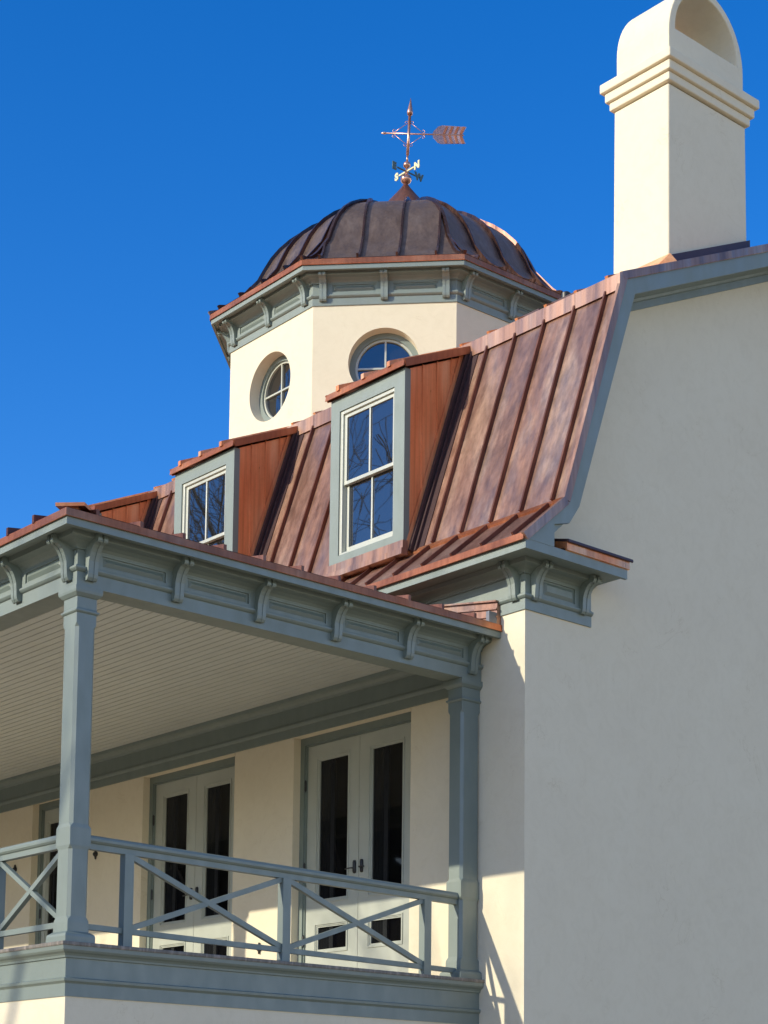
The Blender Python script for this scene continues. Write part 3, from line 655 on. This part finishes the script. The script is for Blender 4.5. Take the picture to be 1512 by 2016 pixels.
mb.mesh([(xo-.0, -.078, ez-.03), (xo-.0, -.068, ez+.28), (xo-hp, -.068, zt+.2), (xo-hp, -.078, zt), (xo, -.001, ez-.03), (xo, -.001, ez+.28), (xo-hp, -.001, zt+.2), (xo-hp, -.001, zt)], [(0, 1, 2, 3), (7, 6, 5, 4), (0, 4, 5, 1), (1, 5, 6, 2), (3, 2, 6, 7), (0, 3, 7, 4)])
for dz, th in ((.295, .03), (.20, .012), (.10, .016)): mb.bar((xo+.01, -.082, ez+dz-.02), (xo-hp, -.082, zt+dz-.07), th+.02, .02)
mb.build('wall_flashing', COP, pr)
mb = MB(); mb.box(xo-.05, xo+.005, -.21, -.082, ez-.005, ez+.13); mb.build('end_dam', LEAD, pr)

# columns
def column(depth=.235, wid=.26):
    mb = MB(); x1 = 0; x0 = -wid; y0 = 0; y1 = depth
    def sec(e_, c_, z):  # expanded square with chamfer c_
        a, b, p, q = x0-e_, x1+e_, y0-e_, y1+e_
        return [(a+c_, p, z), (b-c_, p, z), (b, p+c_, z), (b, q-c_, z), (b-c_, q, z), (a+c_, q, z), (a, q-c_, z), (a, p+c_, z)]
    c = .032; t = .002
    S = [(.058, t, 3.59), (.058, t, 3.65), (.052, t, 3.675), (.028, t, 3.692), (.008, t, 3.705), (.006, t, 3.80), (0.004, t, 3.82), (0, c, 3.86), (0, c, 4.545), (.006, t, 4.585), (.006, t, 4.77), (0, c, 4.81), (0, c, 6.85), (0, t, 6.89), (0, t, 6.995), (.012, t, 7.0), (.022, t, 7.012), (.022, t, 7.026), (.006, t, 7.034), (0, t, 7.05), (0, t, 7.165), (.012, t, 7.168), (.04, t, 7.20), (.045, t, 7.225), (.045, t, 7.268)]
    V = []
    for s_ in S: V += sec(*s_)
    mb.mesh(V, [tuple(range(8))[::-1], tuple(range(8*(len(S)-1), 8*len(S)))]+[(8*i+q, 8*i+(q+1) % 8, 8*(i+1)+(q+1) % 8, 8*(i+1)+q) for i in range(len(S)-1) for q in range(8)])
    return mb.build('porch_column', TRIM, house)
col = column(); col.location = (PX-.002, -5.735, 0)
for x in (-5.9, -10.9, -15.9, -20.9):
    c = col.copy(); C.objects.link(c); c.parent = house; c.location = (PX+x, -5.735, 0)
colp = column(.30, .25); colp.location = (PX-.002, -.302+.0, 0); colp.name = 'porch_pilaster'

# railings
def rail_seg(mb, a, b, z0a, z0b, n, side):
    pass
mb = MB()
RX = PX-.10
def handrail(mb, A, B, W=.13):
    A = Vector(A); B = Vector(B); d = (B-A).normalized(); sdv = d.cross(Z).normalized(); upv = sdv.cross(d)
    prof_ = [(-.035, -.145), (.035, -.145), (.035, -.085), (.05, -.08), (.065, -.06), (.066, -.035), (.055, -.012), (.03, 0), (-.03, 0), (-.055, -.012), (-.066, -.035), (-.065, -.06), (-.05, -.08), (-.035, -.085)]
    mb.sweep(prof_, A, d, sdv, (B-A).length, W=upv)
za, zb = 4.72, 4.636; ya, yb2 = -5.50, -.185
def zr(y): return za+(y-ya)/(yb2-ya)*(zb-za)
def zl(y): return 3.745+(y+5.4)/5.2*(-.085)
handrail(mb, (RX, ya-.02, zr(ya)), (RX, yb2, zr(yb2)))
mb.bar((RX, -5.50, zl(-5.5)+.03), (RX, -.20, zl(-.2)+.03), .05, .058)
rl = mb.build('balcony_railing', TRIM, house)
p0 = None
def rpost(x, y, z0, z1, sx=.10, sy=.11):
    m_ = MB(); m_.box(-sx/2, sx/2, -sy/2, sy/2, z0, z1); return m_.build('railing_post', TRIM, rl, loc=(x, y, 0))
for yy in (-4.985, -2.91, -.79, -.205): rpost(RX, yy, FZ+.001, zr(yy)-.144)
m_ = MB(); m_.box(-.055, .055, -.05, .028, FZ+.002, zr(-.19)-.147)
def xbrace(a, b):
    m_ = MB(); zt_, zb_ = -.16, .065
    A0 = Vector((RX, a, zr(a)+zt_)); A1 = Vector((RX, b, zl(b)+zb_)); B0 = Vector((RX, a, zl(a)+zb_)); B1 = Vector((RX, b, zr(b)+zt_))
    m_.bar(A0, A1, .055, .06); mid = (A0+A1)/2; m_.bar(B0, B0+(B1-B0)*.487, .052, .057); m_.bar(B1, B1+(B0-B1)*.487, .052, .057)
    m_.build('cross_brace', TRIM, rl)
xbrace(-4.93, -2.965); xbrace(-2.855, -.845)
# front railing
mb = MB(); RYF = PY+.12
handrail(mb, (PX-.25, RYF, 4.735), (-5.96, RYF, 4.735)); mb.bar((PX-.25, RYF, 3.80), (-5.96, RYF, 3.80), .05, .06)
rl = mb.build('front_railing', TRIM, house)
xs = [-1.03, -2.40, -3.78, -5.10, -6.45]
def xbrace2(a, b):
    m_ = MB(); A0 = Vector((a, RYF, 4.575)); A1 = Vector((b, RYF, 3.835)); B0 = Vector((a, RYF, 3.835)); B1 = Vector((b, RYF, 4.575))
    m_.bar(A0, A1, .055, .055); m_.bar(B0, B0+(B1-B0)*.48, .053, .053); m_.bar(B1, B1+(B0-B1)*.48, .053, .053); m_.build('cross_brace', TRIM, rl)
for i in range(4):
    xbrace2(xs[i]-.02, xs[i+1]+.05)
    if i < 3: rpost(xs[i+1], RYF, FZ+.001, 4.59)

# ---------------------------------------------------------------- french doors
def french(x0, x1, z1, single=False):
    w_ = x1-x0; mb = MB(); y0 = .12
    for q in ((0, .085, FZ, z1-.10), (w_-.085, w_, FZ, z1-.10), (0, w_, z1-.10, z1)): mb.box(q[0], q[1], y0, y0+.10, q[2], q[3])
    for q in ((.085, .105, FZ, z1-.12), (w_-.105, w_-.085, FZ, z1-.12), (.085, w_-.085, z1-.12, z1-.10)): mb.box(q[0], q[1], y0+.025, y0+.10, q[2], q[3])
    root = mb.build('french_door', TRIM, house, loc=(x0, 0, 0))
    mid = w_/2; ly = y0+.05
    leaves = ((.107, mid-.004), (mid+.004, w_-.107))
    for li, (a, b) in enumerate(leaves):
        m_ = MB(); st = .235*(b-a)/1.1+.0; gz0, gz1 = 4.885, z1-.335; bz0, bz1 = 4.20, 4.535
        xs_ = [a, a+st, b-st, b]; zs = [FZ+.02, bz0, bz1, gz0, gz1, z1-.122]
        for i in range(3):
            for j in range(5):
                if i == 1 and j in (1, 3): continue
                if i == 1: m_.box(xs_[i], xs_[i+1], ly, ly+.045, zs[j], zs[j+1])
        m_.box(a, xs_[1], ly, ly+.045, zs[0], zs[-1]); m_.box(xs_[2], b, ly, ly+.045, zs[0], zs[-1])
        for (c0_, c1_) in ((bz0, bz1), (gz0, gz1)):   # glazing beads, two steps
            for e_, yy in ((.035, -.014), (.0, .012)):
                e2 = e_-.022
                A_, B_, C_, D_ = xs_[1]-e_, xs_[2]+e_, c0_-e_, c1_+e_
                for q in ((A_, A_+.018, C_, D_), (B_-.018, B_, C_, D_), (A_+.018, B_-.018, C_, C_+.018), (A_+.018, B_-.018, D_-.018, D_)):
                    m_.box(q[0], q[1], ly+yy, ly+.02 if e_ else ly+.04, q[2], q[3])
        lf = m_.build('door_leaf', LEAF, root)
        g_ = MB()
        for c0_, c1_ in ((bz0, bz1), (gz0, gz1)): g_.face([(xs_[1], ly+.03, c0_), (xs_[2], ly+.03, c0_), (xs_[2], ly+.03, c1_), (xs_[1], ly+.03, c1_)])
        g_.build('door_glass', DGLASS, root)
        k_ = MB(); cw = xs_[2]-xs_[1]
        n_w = 10
        for q in range(n_w):
            ua, ub = xs_[1]-.03+cw*.42*q/n_w, xs_[1]-.03+cw*.42*(q+1)/n_w; da, db = .21+.012*(q % 2), .21+.012*((q+1) % 2)
            k_.face([(ua, da, FZ), (ub, db, FZ), (ub, db, gz1+.1), (ua, da, gz1+.1)])
        k_.box(xs_[1]-.03+cw*.42, xs_[1]+cw*.50, .20, .232, FZ, gz1+.1); k_.build('curtain', CURT, root)
        h_ = MB(); hx = (b-.07) if li == 0 else (a+.07); sg = -1 if li == 0 else 1
        h_.lathe([(.001, -.09), (.022, -.085), (.028, -.06), (.028, .06), (.022, .085), (.001, .09)], (hx, ly-.006, 5.27), 12)
        h_.tube([(hx, ly-.0, 5.25), (hx, ly-.06, 5.25), (hx+sg*.03, ly-.07, 5.25), (hx+sg*.12, ly-.07, 5.245)], .010, 8)
        h_.build('door_handle', BLACK, root, smooth=True)
        for zz in (4.35, 5.35, 6.5):
            q = MB(); hxx = .095 if li == 0 else w_-.095; q.tube([(hxx, y0+.02, zz-.07), (hxx, y0+.02, zz+.07)], .016, 8); q.tube([(hxx, y0+.02, zz-.085), (hxx, y0+.02, zz+.085)], .008, 6); q.build('hinge', BLACK, root)
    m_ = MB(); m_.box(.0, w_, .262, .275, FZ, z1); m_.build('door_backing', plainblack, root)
    return root
CURT = plain('grey_curtain', (.10, .105, .115), .9)
plainblack = plain('dark_room', (.01, .009, .008), .9)  # black sheet stands in for the unlit room behind the glass
french(DOORS[0][0], DOORS[0][1], 7.17); french(DOORS[1][0], DOORS[1][1], 7.17); french(DOORS[2][0], DOORS[2][1], 7.20); french(DOORS[3][0], DOORS[3][1], 7.17); french(DOORS[4][0], DOORS[4][1], 7.17)
def dog(x, z):
    m_ = MB(); m_.lathe([(.001, -.085), (.014, -.075), (.018, -.04), (.04, -.02), (.045, .0), (.04, .02), (.018, .04), (.014, .075), (.001, .085)], (0, -.02, 0), 10); m_.tube([(0, 0, 0), (0, -.05, 0)], .012, 8)
    return m_.build('shutter_dog', BLACK, house, loc=(x, 0, z))
dog(-9.475, 6.115); dog(-12.0, 6.14); dog(-5.15, 4.30)

# ---------------------------------------------------------------- bare trees (behind the camera: shade and reflections)
bark, tb, bb = nodes('grey_bark'); cb = ramp(tb, noise(tb, coords(tb, (1, 1, .2)), 8, 6), [(.3, (.05, .042, .035)), (.7, (.12, .10, .085))]); tb.links.new(cb, bb.inputs['Base Color']); bb.inputs['Roughness'].default_value = .9
def tree(name, label, loc, height, seed, spread=.5, levels=6, group=None, r0=.28, split=3):
    rnd = random.Random(seed); root = empty(name, label, 'tree', loc, group)
    tr = MB(); br = MB()
    def grow(p, d, L, r_, lev):
        pts = [p]; rs = [r_]; k = 4
        for i in range(k):
            d = (d+Vector((rnd.gauss(0, .10), rnd.gauss(0, .10), rnd.gauss(0, .06)+.04))).normalized(); p = p+d*L/k; pts.append(p); rs.append(max(.012, r_*(1-.38*(i+1)/k)))
        (tr if lev == 0 else br).tube(pts, rs, 8 if lev < 2 else (5 if lev < 4 else 3))
        if lev >= levels: return
        for q in range(split if lev < 2 else rnd.choice((2, 3, 3))):
            t_ = rnd.uniform(.45, 1) if q else 1; idx = min(k, max(1, int(t_*k+.5))); o_ = pts[idx]
            a = rnd.uniform(0, 2*math.pi); side = d.orthogonal().normalized(); side = (Matrix.Rotation(a, 3, d) @ side)
            nd = (d+side*rnd.uniform(.35, .95)*spread*1.6).normalized()
            grow(o_, nd, L*rnd.uniform(.62, .82), rs[idx]*rnd.uniform(.6, .78), lev+1)
    grow(Vector((0, 0, -.2)), Vector((0, 0, 1)), height*.30, r0, 0)
    tr.build('trunk', bark, root, smooth=True, recalc=False); br.build('crown', bark, root, smooth=True, recalc=False)
    return root
GT = 'bare trees on the lawn in front of the house'
tree('bare_tree', 'slender bare tree whose branches shade the balcony corner', (-8.5, -31, 0), 31, 3, spread=.46, levels=5, r0=.30, group=GT)
tree('bare_tree', 'tall bare tree mirrored in the right dormer window', (-22, -16, 0), 29, 11, levels=7, r0=.75, group=GT)
tree('bare_tree', 'tall bare tree mirrored in the left dormer window', (-31, -19, 0), 30, 5, levels=7, r0=.8, group=GT)
tree('bare_tree', 'bare tree farther out on the lawn, behind the slender one', (-24, -44, 0), 32, 8, spread=.46, levels=5, r0=.36, group=GT)
tree('bare_tree', 'bare tree at the far left end of the lawn', (-36, -34, 0), 27, 21, group=GT)
# distant evergreen belt, unseen, its peak raised to darken the door reflections
rnd = random.Random(4); mb = MB()
for i in range(11000):
    a = rnd.uniform(R(150), R(300)); rr = rnd.uniform(75, 100); hh = 13+4*math.sin(a*9)+2*math.sin(a*23+1)+12*math.exp(-((a-R(220))/R(16))**2); z = rnd.uniform(0, 1)**.8*hh; c_ = Vector((rr*math.cos(a), rr*math.sin(a), z)); s_ = rnd.uniform(.8, 2.0)
    n1 = Vector((rnd.gauss(0, 1), rnd.gauss(0, 1), rnd.gauss(0, 1))).normalized()*s_; n2 = n1.orthogonal().normalized()*s_
    mb.face([c_-n1-n2, c_+n1-n2, c_+n1*.6+n2, c_-n1*.7+n2])
lv = plain('evergreen_leaves', (.075, .085, .045), .8); wo = mb.build('distant_wood', lv, recalc=False); wo['kind'] = 'stuff'; wo['label'] = 'dark evergreen wood far beyond the lawn, unseen, heightened to darken the door glass'; wo['category'] = 'wood'
